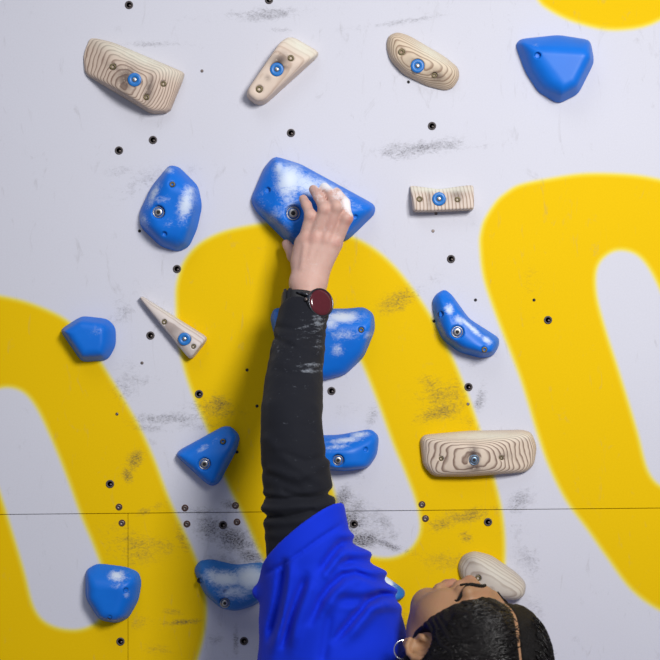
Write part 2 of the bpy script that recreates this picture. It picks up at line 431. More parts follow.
def panel(name, x0, x1, z0, z1, slope=0.0098):
    # a front sheet with rolled edges standing 18 mm thick; the seam edge follows the slight slope of the joint
    xs = axis_coords(x0, x1, max(x0, -.56), min(x1, .56), .0018, .012)
    zs = axis_coords(z0, z1, max(z0, -.56), min(z1, .56), .0018, .012)
    X, Z = np.meshgrid(xs, zs, indexing='ij'); nx, nz = X.shape
    Zs = Z+slope*X*np.exp(-np.abs(Z-SEAM_Z)/.25)
    V = np.stack([X, np.zeros_like(X), Zs], -1).reshape(-1, 3)
    i = np.arange(nx*nz).reshape(nx, nz)
    Q = np.stack([i[:-1, :-1], i[1:, :-1], i[1:, 1:], i[:-1, 1:]], -1).reshape(-1, 4)
    # returns
    ring = np.concatenate([i[:, 0], i[-1, 1:], i[-2::-1, -1], i[0, -2:0:-1]])
    VB = V[ring].copy(); VB[:, 1] = .018; b = len(V); n = len(ring); k = np.arange(n)
    QB = np.stack([ring, b+k, b+(k+1) % n, ring[(k+1) % n]], 1)[:, ::-1]
    V = np.concatenate([V, VB]); px, py = PX(V[:, 0], V[:, 1]*0, V[:, 2])
    o = mesh_obj(name, V, np.concatenate([Q, QB]), M['wall'], None, False, None, dict(paint=paint_of(px, py), scuff=scuff_of(px, py)))
    o['kind'] = 'structure'; return o
SEAM_Z = W(330, 511.3)[2]; G = .0005
panel('wall_upper', -1.0, 1.0, SEAM_Z+G, 1.0)
vx = W(128, 600)[0]
panel('wall_lower', vx+G*.7, 1.0, -1.15, SEAM_Z-G)
panel('wall_lower_left', -1.0, vx-G*.7, -1.15, SEAM_Z-G)
mb = MB(); mb.add([(-1, .019, -1.15), (1, .019, -1.15), (1, .019, 1), (-1, .019, 1), (-1, .04, -1.15), (1, .04, -1.15), (1, .04, 1), (-1, .04, 1)],
       [(0, 1, 2, 3), (7, 6, 5, 4), (0, 4, 5, 1), (1, 5, 6, 2), (2, 6, 7, 3), (3, 7, 4, 0)])
o = mb.build('wall_back', flat('dark_plywood', (0.05, 0.04, 0.03), .8), None, None, False); o['kind'] = 'structure'

# ------------------------------------------------------------------ climbing holds
def hold_height(planes, k=.008):
    def H(px, py):
        h = None
        for (x, y, h0, gx, gy) in planes:
            v = h0+gx*(px-x)+gy*(py-y); h = v if h is None else smin(h, v, k)
        return h
    return H
def blobs(px, py, L):
    s = np.zeros(px.shape)
    for x, y, w, h, t, k in L:
        c, sn = math.cos(math.radians(t)), math.sin(math.radians(t)); dx, dy = px-x, py-y
        u = dx*c+dy*sn; v = -dx*sn+dy*c; s = np.maximum(s, k*np.exp(-((u/w)**2+(v/h)**2)))
    return s
D0 = .02
def hpx(p): return [tuple(W(x, y, D0)[[0, 2]]) for x, y in p]
def hex_bolt(mb, c, r, ax=(0, -1, 0)):
    mb.lathe(c, ax, [(r, -.004), (r, .0), (r*.9, .0012), (r*.78, .0012), (r*.76, -.0022), (r*.66, -.0022), (r*.64, .0028), (r*.56, .0034), (r*.34, .0034)], 28)
def make_hold(name, label, cat, group, outline, planes, mat, edge=.010, draft=.25, bolts=(), screws=(), chalk=(), stain=(), worn=(), kind='resin', h=.0013, ridge=(), it=2):
    poly = np.array(hpx(roundpoly(outline, it))); H0_ = hold_height(planes); H0 = lambda a, b: H0_(a, b)*.84
    def H(px, py):
        v = H0(px, py)
        for pts, amp, w in ridge:
            dd, _ = dline(px, py, pts); v = v+amp*np.exp(-(dd/w)**2)
        return v
    cx, cz = poly.mean(0)
    lo = (poly[:, 0].min()-.006, -.085, poly[:, 1].min()-.006); hi = (poly[:, 0].max()+.006, .004, poly[:, 1].max()+.006)
    F = Field(lo, hi, h); sl, X, Y, Z = F.sub(lo, hi)
    sd = sdpoly(X[:, 0, :], Z[:, 0, :], poly)[:, None, :]-.0012
    s_ = S0*CAM_D/(CAM_D-D0); px, py = 330+X*s_, 330-Z*s_
    Hh = H(px[:, 0, :], py[:, 0, :])[:, None, :]
    d = -Y
    f = smax(sd+d*draft, d-Hh, edge)
    f = np.maximum(f, .0006-d)
    parts = []
    for (bx, by, r, depth, typ) in list(bolts)+list(screws):
        c = W(bx, by, D0); hh = float(H(np.array([bx*1.0]), np.array([by*1.0]))[0])
        hh = min(hh, .2); surf = hh-depth
        rad = np.sqrt((X-c[0])**2+(Z-c[2])**2)
        if typ in ('bolt', 'greybolt'): f = smax(f, -np.maximum(rad-r*1.12, surf-d), .0015)
        elif typ == 'cap': f = smax(f, -np.maximum(rad-r*1.04, surf-d), .001)
        elif typ in ('screw', 'empty'): f = smax(f, -np.maximum(rad-r*1.05, surf-.001-d), .001)
        parts.append((c[0], c[2], surf, r, typ))
    F.f[sl] = f
    V, Q = F.mesh(); px, py = PX(V[:, 0], V[:, 1], V[:, 2])
    px = 330+V[:, 0]*s_; py = 330-V[:, 2]*s_
    at = dict(chalk=blobs(px, py, chalk)) if kind == 'resin' else dict(stain=blobs(px, py, stain), worn=blobs(px, py, worn))
    org = (cx, 0, cz); root = bpy.data.objects.new(name, None); COL.objects.link(root); root.location = org; root.empty_display_size = .02
    tag(root, label, cat, group)
    mesh_obj('body', V, Q, mat, root, True, org, at)
    for x, z, surf, r, typ in parts:
        mb = MB(); c = np.array([x, -surf, z])
        if typ in ('bolt', 'greybolt'):
            hex_bolt(mb, c, r); b = mb.build('bolt', M['steel' if typ == 'bolt' else 'greycap'], root, c)
            m2 = MB(); m2.lathe(c+np.array([0, -.0030, 0]), (0, -1, 0), [(r*.34, -.003), (r*.34, 0.0006)], 6)
            m2.build('hex_socket', M['hole'], b, c, False)
        elif typ == 'cap':
            mb.lathe(c, (0, -1, 0), [(r, -.003), (r, .0012), (r*.93, .0020), (r*.40, .0020), (r*.36, .0008)], 32)
            b = mb.build('washer', M['cap'], root, c); b['label'] = 'blue plastic washer'
            m2 = MB(); m2.lathe(c, (0, -1, 0), [(r*.36, -.002), (r*.36, .0018), (r*.28, .0026), (0, .0026)], 16)
            m2.build('bolt', M['steel'], b, c)
        elif typ == 'screw':
            mb.lathe(c, (0, -1, 0), [(r*.95, -.004), (r*.95, -.0006), (r*.80, .0003), (r*.42, .0003), (r*.34, -.0012), (0, -.0014)], 18)
            mb.build('screw', M['brass'], root, c)
        else:
            mb.lathe(c, (0, -1, 0), [(r*.98, -.006), (r*.98, .0001), (r*.9, -.002), (0, -.0025)], 16)
            mb.build('screw_hole', M['hole'], root, c)
    return root
BH = 'blue resin climbing holds'; WH = 'pale wooden climbing holds'
def blue(label, *a, **k): return make_hold('climbing_hold', label, 'climbing hold', BH, *a, **k)
def wood(label, *a, **k): return make_hold('wooden_climbing_hold', label, 'climbing hold', WH, *a, kind='wood', **k)
B = M['blue']
blue('large chalky blue hold gripped by the climber\'s hand',
     [(274,155),(264,166),(250,199),(256,211),(288,243),(303,247),(347,240),(375,213),(375,204),(300,163)],
     [(300,205,.056,-.00004,.00016),(325,175,.030,-.00055,.00095),(265,185,.034,.0011,.0003),(345,225,.044,-.0004,-.0006)], B, .012, .28,
     bolts=[(293.5,214.5,.0105,.006,'bolt')], screws=[(268,191,.0040,.003,'empty'),(355,218,.0036,.003,'empty')],
     chalk=[(290,182,16,22,10,1.1),(305,185,32,14,30,.9),(290,200,12,16,0,.7),(262,205,12,18,0,.45),(330,190,40,9,31,.75),(280,170,8,10,0,.8),(285,230,20,9,30,.4),(275,215,12,14,40,.5),(355,205,14,8,30,.4)])
blue('blue hold with a chalky face beside the left edge, above the wooden spike',
     [(168,164),(178,166),(197,185),(201,205),(196,228),(188,246),(177,251),(160,246),(139,226),(138,212),(150,186)],
     [(172,212,.048,.00002,-.00010),(150,195,.030,.0013,.0004),(170,240,.040,0,-.0009),(185,178,.036,-.0005,.0010)], B, .012, .3,
     bolts=[(159.5,213,.0088,.006,'bolt')], screws=[(173.5,185.5,.0045,.002,'screw'),(165.5,234.5,.0032,.003,'empty')],
     chalk=[(187,205,9,20,15,1.0),(190,192,8,10,0,.8),(154,195,6,18,25,.85),(168,170,10,5,20,.7),(160,200,16,6,0,.6),(144,220,7,14,-35,.6),(170,225,10,6,0,.4)])
blue('wide blue hold with chalky top, behind the black sleeve just below the watch',
     [(270,318),(274,308),(345,309),(364,307),(374,314),(375,330),(364,357),(345,375),(322,381),(295,372),(278,350)],
     [(325,340,.042,0,-.00008),(325,315,.028,0,.0014),(345,365,.03,-.0003,-.0007)], B, .011, .25,
     screws=[(361,330,.0042,.002,'screw'),(285,330,.0042,.002,'screw')],
     chalk=[(342,317,22,7,0,1.0),(345,335,20,9,0,.62),(338,350,9,9,0,.75),(368,335,8,5,-20,.6),(330,322,12,10,0,.8)])
blue('blue hold with a rounded chalky ledge, behind the black sleeve near the elbow',
     [(296,446),(304,437),(340,436),(371,430),(379,437),(377,456),(368,469),(345,472),(322,470),(302,462)],
     [(340,456,.046,.00004,-.00016),(340,440,.030,0,.0018),(372,455,.03,-.0009,0)], B, .010, .2,
     bolts=[(338,459.5,.0080,.005,'bolt')], screws=[(365.5,449,.0030,.002,'empty')],
     chalk=[(345,440,24,4,-6,.9),(360,435,14,4,-6,.9),(335,446,16,4,-4,.7)])
blue('triangular blue hold pointing left, above the panel seam',
     [(175,456),(179,451),(223,427),(231,428),(239,437),(236,450),(218,484),(211,487),(204,483)],
     [(210,455,.040,.00022,-.00012),(200,440,.018,.0004,.0011),(225,465,.040,-.0006,-.0003)], B, .010, .22,
     bolts=[(205,463.5,.0085,.004,'bolt')], screws=[(223,441.5,.0045,.002,'screw')],
     chalk=[(203,448,10,4,-30,.55),(215,440,8,4,-30,.4)], it=1)
blue('bowl-shaped dusty blue hold partly hidden by the blue shirt',
     [(193,572),(198,563),(210,561),(235,567),(262,564),(275,572),(270,596),(252,608),(235,613),(220,610),(204,596)],
     [(230,588,.044,0,.0002),(230,570,.026,0,.0010),(235,608,.04,0,-.0006),(200,580,.024,.0016,0)], M['teal'], .011, .25,
     bolts=[(225.5,601.5,.0072,.004,'bolt')], screws=[(199.5,581,.0040,.003,'empty'),(226,590,.0026,.002,'empty')],
     chalk=[(225,578,26,9,5,1.1),(250,578,18,12,0,1.2),(215,575,14,8,10,.9),(235,590,22,10,0,.8)])
blue('rounded blue hold at the left edge below the panel seam',
     [(84,572),(96,565),(125,569),(137,574),(140,584),(137,602),(127,620),(115,625),(98,622),(84,600)],
     [(115,595,.042,.0001,0),(115,574,.026,.0000,.0016),(133,600,.03,-.0012,-.0003)], B, .012, .3,
     screws=[(127,589,.0034,.002,'empty'),(111,616,.0030,.002,'empty')],
     chalk=[(117,576,12,6,10,.95),(127,594,7,5,-30,.6),(118,584,9,5,0,.6)])
blue('sliver of a blue hold at the left edge, level with the wooden spike',
     [(58,330),(80,316),(106,319),(114,328),(114,346),(106,360),(80,362)],
     [(90,340,.040,0,0),(112,340,.026,-.002,0)], B, .011, .3, chalk=[(100,330,12,8,0,.4)])
blue('curved banana-shaped blue hold on the white stripe right of the hand',
     [(433,302),(437,294),(446,289),(452,294),(470,319),(500,338),(500,346),(494,356),(482,358),(460,352),(443,339),(437,325)],
     [(460,330,.042,-.00004,.00016),(475,322,.022,-.0010,.0013),(450,345,.034,.0007,-.0007),(440,305,.026,.0016,.0003)], B, .009, .25,
     bolts=[(456.5,332,.0088,.004,'bolt')], screws=[(483.5,349.5,.0045,.002,'screw'),(440.5,314,.0040,.003,'empty')],
     chalk=[(449,309,6,8,-20,.95),(470,327,20,3.5,42,1.0),(486,340,8,4,38,.9),(459,320,8,6,30,.8),(441,327,3,14,-20,.5)], ridge=[([(452,300),(468,322),(492,339)],.006,5)])
blue('smooth blue hold cut by the right edge near the top',
     [(517,43),(522,37),(560,33),(592,38),(596,60),(580,92),(560,102),(540,90),(527,70)],
     [(560,62,.046,.0001,0),(550,42,.03,0,.0015),(535,75,.034,.0009,-.0006)], B, .012, .3,
     screws=[(536.5,57,.0042,.004,'empty')], chalk=[(534,46,7,5,30,.45)])
blue('pale chalk-covered blue hold mostly hidden behind the shirt',
     [(320,556),(342,543),(364,560),(387,579),(405,592),(405,599),(394,604),(360,606),(330,592)],
     [(355,585,.030,0,0),(365,573,.018,-.0006,.0010)], M['teal'], .008, .2,
     chalk=[(370,572,30,12,38,1.6),(388,586,8,8,0,1.3),(345,575,20,14,0,1.2)])
WD = lambda n, ax, per, l=(0.62, 0.50, 0.38), d=(0.26, 0.15, 0.09), dirty=.2: make_wood_mat(n, l, d, ax, per, dirty)
wood('cracked wooden hold cut by the left edge at the top',
     [(80,50),(84,34),(112,41),(183,71),(182,77),(168,111),(150,112),(110,88),(84,72)],
     [(135,80,.040,.0000,.0001),(150,86,.036,-.0007,-.0003),(120,74,.036,.0007,.0003),(140,60,.024,-.0002,.0009),(170,90,.026,-.0007,0)], WD('banded_ash', (.10,1,-.05), .0022, (0.60,0.47,0.37), (0.20,0.11,0.07)), .006, .12,
     bolts=[(135.5,81,.0098,.002,'cap')], screws=[(163.5,84,.0045,.001,'screw'),(147,98,.0045,.001,'screw'),(113,67,.0050,.001,'screw')],
     stain=[(128,80,10,13,0,.95),(150,90,4,14,10,.85),(118,70,14,3,30,.5)], worn=[(140,57,50,8,23,1.0)], it=1)
wood('tapered wooden hold pointing down at upper centre',
     [(287,36),(294,36),(318,50),(317,55),(265,102),(256,103),(247,96),(247,89),(279,42)],
     [(275,75,.036,.0000,-.0001),(305,47,.020,-.0004,.0009),(290,80,.030,-.0006,-.0006)], WD('plain_beech', (.1,1,.05), .0055, (0.66,0.53,0.43), (0.50,0.36,0.27)), .006, .12,
     bolts=[(277,70.5,.0098,.002,'cap')], screws=[(291,59,.0050,.001,'screw'),(259.5,90,.0055,.001,'screw')],
     stain=[(280,62,9,7,-40,1.0),(284,68,6,3,0,.7),(268,79,3,3,0,.5)], worn=[(301,46,20,8,30,1.2)], it=1)
wood('oval wooden hold with growth rings at upper right of centre',
     [(387,44),(389,34),(398,30),(410,33),(445,54),(459,66),(460,76),(454,86),(446,89),(428,84),(404,72),(391,58)],
     [(420,62,.028,.0000,0),(436,52,.014,-.0006,.0011),(445,72,.024,-.0005,-.0002),(400,48,.024,.0006,.0002),(415,74,.022,0,-.0008)], WD('ringed_pine', (.06,1,.05), .0026, (0.64,0.51,0.36), (0.24,0.13,0.065)), .012, .2,
     bolts=[(417.5,66,.0098,.002,'cap')], screws=[(401.5,52,.0052,.001,'screw'),(434.5,75,.0042,.001,'screw')],
     stain=[(437,76,9,6,20,.75),(412,62,7,6,0,.4)], worn=[(432,52,24,7,32,.9)])
wood('small rectangular wooden hold with a scooped top, right of the hand',
     [(411,186),(412,185),(440,189),(473,184),(474,186),(474,208),(472,209),(430,211),(415,211),(414,209)],
     [(442,200,.026,.0000,.0002),(442,189,.012,0,.0018)], WD('striped_ash', (1,.12,.05), .0052, (0.62,0.52,0.44), (0.28,0.17,0.11)), .003, .06,
     bolts=[(439,199,.0098,.0015,'cap')], screws=[(419.5,199,.0045,.001,'screw'),(457.5,199.5,.0042,.001,'screw')],
     stain=[(429,199,2.5,10,0,.5),(457,194,7,7,0,.6)], worn=[(440,188,34,4,0,1.2)], it=1)
wood('narrow wooden spike hold pointing up to the left edge',
     [(139,297),(142,297),(205,337),(205,341),(192,358),(188,358),(141,301)],
     [(175,330,.026,.00012,.00006),(180,322,.018,-.0007,.0011),(172,338,.020,.0006,-.0005)], WD('pale_birch', (.1,1,.1), .0045, (0.62,0.55,0.52), (0.40,0.32,0.29)), .004, .1,
     bolts=[(184.5,339,.0092,.0015,'cap')], screws=[(164,322,.0040,.001,'screw'),(193.5,346.5,.0036,.001,'screw')],
     stain=[(174,329,6,5,30,.35)], worn=[(170,312,30,4,32,.7)], it=1, h=.0011)
wood('wide wooden hold with dark growth rings at the right, above the panel seam',
     [(421,441),(425,436),(470,432),(525,431),(533,434),(538,448),(535,466),(526,473),(470,477),(434,477),(424,466)],
     [(475,458,.036,.0000,.00005),(475,438,.024,0,.0014),(475,472,.030,0,-.0008),(440,455,.027,.00050,0),(510,455,.027,-.00050,0)], WD('zebra_pine', (.06,1,.1), .0021, (0.66,0.54,0.42), (0.15,0.075,0.04)), .010, .14,
     bolts=[(473.5,459.5,.0078,.002,'greybolt')], screws=[(441,458.5,.0035,.001,'screw'),(501,457.5,.0036,.001,'screw')],
     stain=[(473,452,5,6,0,1.0),(474,467,7,4,0,.9),(505,455,9,4,0,.3)], worn=[(485,436,50,4,0,.8)])  # shade of the bolt's recess slot painted above and below it
wood('rounded wooden hold behind the climber\'s head',
     [(459,568),(464,557),(475,553),(492,557),(518,575),(527,585),(526,596),(518,602),(500,600),(475,592),(462,580)],
     [(490,578,.032,.0000,0),(500,567,.020,-.0005,.0010),(475,575,.026,.0006,0)], WD('grey_pine', (.12,1,.1), .0034, (0.50,0.44,0.37), (0.30,0.23,0.18), .5), .012, .16,
     screws=[(478,578,.0045,.001,'screw')], stain=[(470,560,8,5,20,.35)], worn=[(495,572,26,8,35,.4)])

# ------------------------------------------------------------------ bolt holes and screws set in the wall
def wall_fitting(name, label, cat, group, px, py, kind):
    c = W(px, py, 0); mb = MB()
    if kind == 'nut':
        r = .0056
        mb.lathe(c, (0, -1, 0), [(r*1.08, -.0005), (r*1.08, .0006), (r*.95, .0011), (r*.72, .0011), (r*.66, .0004)], 20, 0)
        mb.lathe(c, (0, -1, 0), [(r*.66, .0004), (r*.60, .0002), (r*.5, .0003), (r*.42, .0001)], 20, 1)
        mb.lathe(c+np.array([.0012, 0, -.0008]), (0, -1, 0), [(r*.30, .0002), (r*.28, .0007), (0, .0007)], 12, 2)
        o = mb.build(name, [M['ring'], M['hole'], M['dull']], None, c)
    elif kind == 'screw':
        r = .0044
        mb.lathe(c, (0, -1, 0), [(r*1.15, -.0004), (r*1.15, .0004), (r*.85, .0008), (r*.80, .0003)], 18, 1)
        mb.lathe(c, (0, -1, 0), [(r*.80, .0003), (r*.72, .0012), (r*.36, .0014), (r*.28, .0006), (0, .0005)], 18, 0)
        o = mb.build(name, [M['dull'], M['rust']], None, c)
    else:
        r = .0021
        mb.lathe(c, (0, -1, 0), [(r*1.1, -.0003), (r*1.1, .0003), (r*.6, .0004), (0, .0002)], 12, 0)
        o = mb.build(name, [M['hole' if kind == 'pin' else 'dull']], None, c)
    return tag(o, label, cat, group)
NUTS = [
 (129,5,'dark bolt hole in the white panel at the top left corner'),
 (269,0,'bolt hole half cut by the top of the photo'),
 (153,140,'bolt hole just above the chalky blue hold on the left'),
 (119,150.5,'small bolt hole beside the left edge above the chalky blue hold'),
 (291,133,'bolt hole above the hand hold, below the tapered wooden hold'),
 (432,126,'bolt hole between the oval wooden hold and the small rectangular one'),
 (177,269,'bolt hole on the white panel touching the top left of the yellow loop'),
 (150.5,335.5,'small bolt hole below the wooden spike hold'),
 (199,394,'bolt hole on the yellow stripe above the triangular blue hold'),
 (331.5,391,'bolt hole right of the black sleeve below the wide blue hold'),
 (451,259,'bolt hole on the white panel above the banana-shaped blue hold'),
 (468.5,387,'bolt hole on the yellow edge below the banana-shaped blue hold'),
 (548,320,'bolt hole on the yellow loop at the right edge'),
 (223,525,'bolt hole just under the seam amid dark scuffs left of the sleeve'),
 (488,522,'bolt hole under the seam on yellow below the wide wooden hold'),
 (354,524,'bolt hole under the seam amid dark scuffs right of the sleeve'),
 (120.5,641.5,'bolt hole on yellow at the bottom left corner'),
 (244,641,'bolt hole on grey panel below the bowl-shaped dusty blue hold'),
 (110,484,'bolt hole on the yellow panel at the left edge above the seam')]
for x, y, lb in NUTS: wall_fitting('bolt_hole', lb, 'bolt hole', 'bolt holes in the climbing wall', x, y, 'nut')
SCREWS = [
 (119,507,'panel screw above the seam on the left yellow loop'),
 (122,523,'panel screw below the seam on the left yellow loop'),
 (185,508,'panel screw above the seam where left yellow meets white'),
 (187,524,'panel screw below the seam where left yellow meets white'),
 (235.5,505.5,'dark panel screw above the seam below the triangular blue hold'),
 (237,522,'panel screw below the seam nearest the black sleeve'),
 (422,504.5,'panel screw above the seam below the wide wooden hold'),
 (425.5,518.5,'panel screw below the seam below the wide wooden hold')]
for x, y, lb in SCREWS: wall_fitting('panel_screw', lb, 'screw', 'screws along the panel seam', x, y, 'screw')
PINS = [
 (202,71,'dull','small nail hole between the cracked and the tapered wooden holds'),
 (408.5,82,'pin','tiny dark pin hole under the oval wooden hold'),
 (139.5,231,'pin','tiny dark pin hole at lower left of the chalky blue hold'),
 (142,363,'dull','small pale nail head far below the wooden spike hold'),
 (117,414,'dull','small nail head at the left edge of the left yellow loop'),
 (247,370,'pin','tiny dark pin hole on shaded yellow left of the sleeve, upper one'),
 (257,406,'pin','tiny dark pin hole on shaded yellow beside the sleeve, lower one'),
 (433,231,'dull','tiny nail hole on white below the small rectangular wooden hold'),
 (475.5,300,'pin','tiny dark pin hole above the banana-shaped blue hold'),
 (434,321,'pin','tiny dark pin hole left of the banana-shaped blue hold'),
 (534,300,'pin','tiny pin hole on the right yellow loop'),
 (436,213.5,'dull','tiny nail head just under the small rectangular wooden hold'),
 (468,404,'dull','small pale nail head on yellow above the wide wooden hold'),
 (237,452,'pin','tiny dark pin hole at the right edge of the triangular blue hold')]
for x, y, k, lb in PINS: wall_fitting('nail_hole', lb, 'nail hole', 'small nail holes in the wall', x, y, k)

# ------------------------------------------------------------------ the climber
HC = W(458, 659, .32)                                   # head centre
HR = np.array([[-.664, -.596, .450], [.296, .343, .891], [.686, -.725, .050]])
u_, s_, vt_ = np.linalg.svd(HR); HR = u_@vt_            # rows: left, forward, up of the head
def hd(l, f, u):
    u = .03+(u-.03)*.78 if u < .03 else u; f = f*.965 if f > 0 else f; l = l*.96
    return HC+HR[0]*l+HR[1]*f+HR[2]*u
NECK = W(408, 752, .20)
SHL = W(320, 628, .22); ELB = W(293, 446, .25); WRI = W(308, 300, .100)
SHR = NECK+np.array([.14, -.04, -.04]); ELR = SHR+np.array([.06, .02, -.27]); WRR = ELR+np.array([-.02, .19, -.10])
CHEST = np.array([NECK[0]-.02, NECK[1]-.06, NECK[2]-.14]); WAIST = CHEST+np.array([.0, -.03, -.24])

BF = Field((-.16, -.47, -1.0), (.42, .0, .28), .0024)
# torso, neck
BF.chain([(NECK+np.array([.0, -.005, -.05]), .075), (CHEST, .115), (WAIST, .105)], .03)
BF.ell(CHEST, (.155, .10, .17), None, .03)
BF.cap(hd(0, -.035, -.035), NECK, .050, .056, .02)
BF.cap(NECK, SHL, .05, .052, .03); BF.cap(NECK+np.array([0, 0, -.03]), SHR, .05, .052, .03)
# left arm
ARM = [((304, 314, .112), .0340), ((298.5, 345, .140), .0350), ((293.5, 390, .195), .0385), ((291.5, 432, .240), .0398), ((297.5, 488, .252), .0445), ((301, 525, .252), .047), ((306, 560, .245), .05)]
BF.chain([(SHL, .045)]+[(W(*p), r*.70) for p, r in ARM[:0:-1]]+[(W(307, 314, .110), .0225), (W(308, 292, .098), .0225)], .015)
# left hand: palm rays and five fingers
wri2 = W(308, 281, .097)
BF.cap(W(302, 282, .096), W(308, 282, .096), .0165, .0165, .012); BF.cap(W(308, 282, .096), W(314.5, 282, .095), .0165, .0155, .012)
FING = {
 'pinky': [(304.5, 241, .091, .0098), (310.5, 215.5, .1000, .0082), (306.5, 205, .086, .0072), (303.2, 199, .072, .0068)],
 'ring':  [(314, 240, .096, .0105), (324.5, 209, .1075, .0086), (318.5, 196.5, .090, .0076), (313.5, 189.5, .073, .0072)],
 'middle':[(325, 241, .097, .0108), (336.5, 207, .1085, .0088), (331, 194.5, .090, .0078), (324.5, 187.5, .073, .0074)],
 'index': [(334.5, 244, .094, .0105), (346.5, 218, .1030, .0090), (344.5, 203, .087, .0082), (336.5, 192.5, .073, .0076)]}
for kf, wx, wr in (('pinky', 301.5, .0115), ('ring', 306.5, .0135), ('middle', 311.5, .0135), ('index', 316, .0120)):
    q = FING[kf]; a = W(wx, 280, .094); b = W(*q[0][:3]); BF.cap(a, b, wr, q[0][3]+.0010, .012)
BF.cap(W(300, 262, .086), W(303, 246, .082), .013, .012, .012); BF.cap(W(316, 268, .082), W(324, 250, .080), .015, .013, .012)
for q in FING.values():
    pts = [(W(x, y, d), r*.94) for x, y, d, r in q]; BF.chain(pts, .0035)
    BF.cap(pts[1][0]+np.array([0, -.0008, 0]), pts[1][0]+np.array([0, -.0008, .001]), pts[1][1]-.0004, None, .004)
for x, y, d in ((304.5, 240, .0985), (314.5, 239, .1045), (325.5, 240, .1055), (335.5, 243.5, .102)):      # knuckles
    BF.cap(W(x, y, d), W(x+1, y-3, d), .0048, .0045, .006)
for (x0, x1, y0, y1) in ((306, 313.5, 268, 244), (310, 324, 268, 246), (302, 305, 268, 246)):                 # tendons
    BF.cap(W(x0, y0, .1085), W(x1, y1, .1050), .0022, .0020, .006)
BF.chain([(W(317, 275, .082), .0150), (W(308, 263, .062), .0125), (W(294, 256, .042), .0088), (W(286.5, 244, .027), .0068)], .006)   # thumb tucked under the hold
# right arm and hand (below the frame)
BF.chain([(SHR, .05), ((SHR+ELR)/2, .042), (ELR, .034), (WRR, .023)], .02)
hv = (WRR-ELR)/np.linalg.norm(WRR-ELR)
for i, (o_, L) in enumerate(((-.03, .055), (-.01, .075), (.01, .08), (.03, .07))):
    a = WRR+hv*.07+np.array([o_, 0, 0]); BF.cap(WRR, a, .016, .0105, .012)
    b = a+np.array([0, .03, .012])*L/.08; c = b+np.array([0, .012, -.028])*L/.08; BF.chain([(a, .009), (b, .008), (c, .007)], .003)
BF.chain([(WRR, .014), (WRR+hv*.04+np.array([-.04, 0, .012]), .0105), (WRR+hv*.07+np.array([-.05, 0, .012]), .0085)], .006)
# head
HE = HR
BF.ell(hd(0, -.012, .036), (.068, .092, .086), HE, .015)
BF.ell(hd(0, .030, -.035), (.053, .060, .062), HE, .022)
BF.cap(hd(-.008, .070, -.100), hd(.008, .070, -.100), .015, .015, .02)
for s in (-1, 1):
    BF.cap(hd(s*.043, .000, -.042), hd(s*.013, .062, -.096), .011, .012, .02)
    BF.cap(hd(s*.040, .060, -.028), hd(s*.048, .040, -.02), .015, .015, .025)
    BF.cap(hd(s*.040, .078, .020), hd(s*.008, .090, .018), .0085, .0085, .010)
    BF.cap(hd(s*.031, .100, -.002), hd(s*.031, .104, -.002), .011, .011, .008, 'sub')
    BF.cap(hd(s*.031, .078, -.001), hd(s*.031, .079, -.001), .0125, None, .003)
    BF.cap(hd(s*.012, .092, -.037), hd(s*.012, .094, -.036), .0082, None, .006)
    BF.cap(hd(s*.006, .101, -.0435), hd(s*.0065, .098, -.037), .0028, None, .002, 'sub')
    BF.cap(hd(s*.020, .088, -.069), hd(0, .100, -.0645), .0052, .0068, .004); BF.cap(hd(s*.019, .087, -.0715), hd(0, .098, -.0775), .0052, .0072, .004)
    BF.cap(hd(s*.042, .044, -.045), hd(s*.014, .064, -.088), .014, .013, .02)
    # ear: bowl, rim, tragus and lobe
    BF.ell(hd(s*.064, -.011, -.014), (.009, .016, .021), HE, .006)
    rim = [hd(s*(.069+.008*math.sin(t*.5)), -.012-.017*math.sin(t)+.004, -.006+.027*math.cos(t)) for t in np.linspace(-.8, 3.5, 9)]
    BF.chain([(p, .0036) for p in rim], .002)
    BF.ell(hd(s*.0775, -.006, -.010), (.012, .0090, .0150), HE, .002, 'sub')
    BF.cap(hd(s*.068, .005, -.022), hd(s*.070, .004, -.014), .0045, None, .004)
    BF.cap(hd(s*.069, -.006, -.037), hd(s*.069, -.005, -.043), .0075, .0068, .005)
BF.chain([(hd(0, .088, .008), .0070), (hd(0, .097, -.016), .0082), (hd(0, .104, -.029), .0100)], .008)
V, Q = BF.mesh()
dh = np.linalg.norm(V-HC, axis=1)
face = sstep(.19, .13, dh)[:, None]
tint = np.array([0.57, 0.365, 0.305])*(1-face)+np.array([0.34, 0.19, 0.095])*face  # tan face, its tint darkened further to stand in for shade
px, py = PX(V[:, 0], V[:, 1], V[:, 2]); hand = (V[:, 2] > -.0)
chalk = blobs(px, py, [(325,185,13,6,15,1.3),(348,205,7,16,-28,1.15),(340,195,14,8,30,.8),(318,196,12,10,0,.6),(325,225,30,30,0,.34),(310,262,22,26,0,.30)])*hand
red = blobs(px, py, [(351,220,3.5,8,25,1.0),(337,243,5,4,0,.7),(311,218,4,4,0,.5),(326,211,5,4,0,.4),(318,238,16,5,0,.4),(330,225,7,12,20,.35)])*hand
tint = tint*(1-red[:, None]*.65)+np.array([0.52, 0.19, 0.16])*red[:, None]*.65
lips = np.exp(-((np.linalg.norm(V-hd(0, .098, -.071), axis=1)/.016)**4)); nose = np.exp(-(np.linalg.norm(V-hd(0, .112, -.034), axis=1)/.016)**2)
tint = tint*(1-.6*np.maximum(lips, nose*.6)[:, None])+np.array([0.42, 0.17, 0.14])*.6*np.maximum(lips, nose*.6)[:, None]
part_l = (V-HC)@HR.T
person = mesh_obj('person', V, Q, M['skin'], None, True, (NECK[0], NECK[1], NECK[2]), dict(tint=tint, chalk=chalk))
tag(person, 'climber in a blue T-shirt over black sleeves, reaching up to grip a blue hold', 'person')

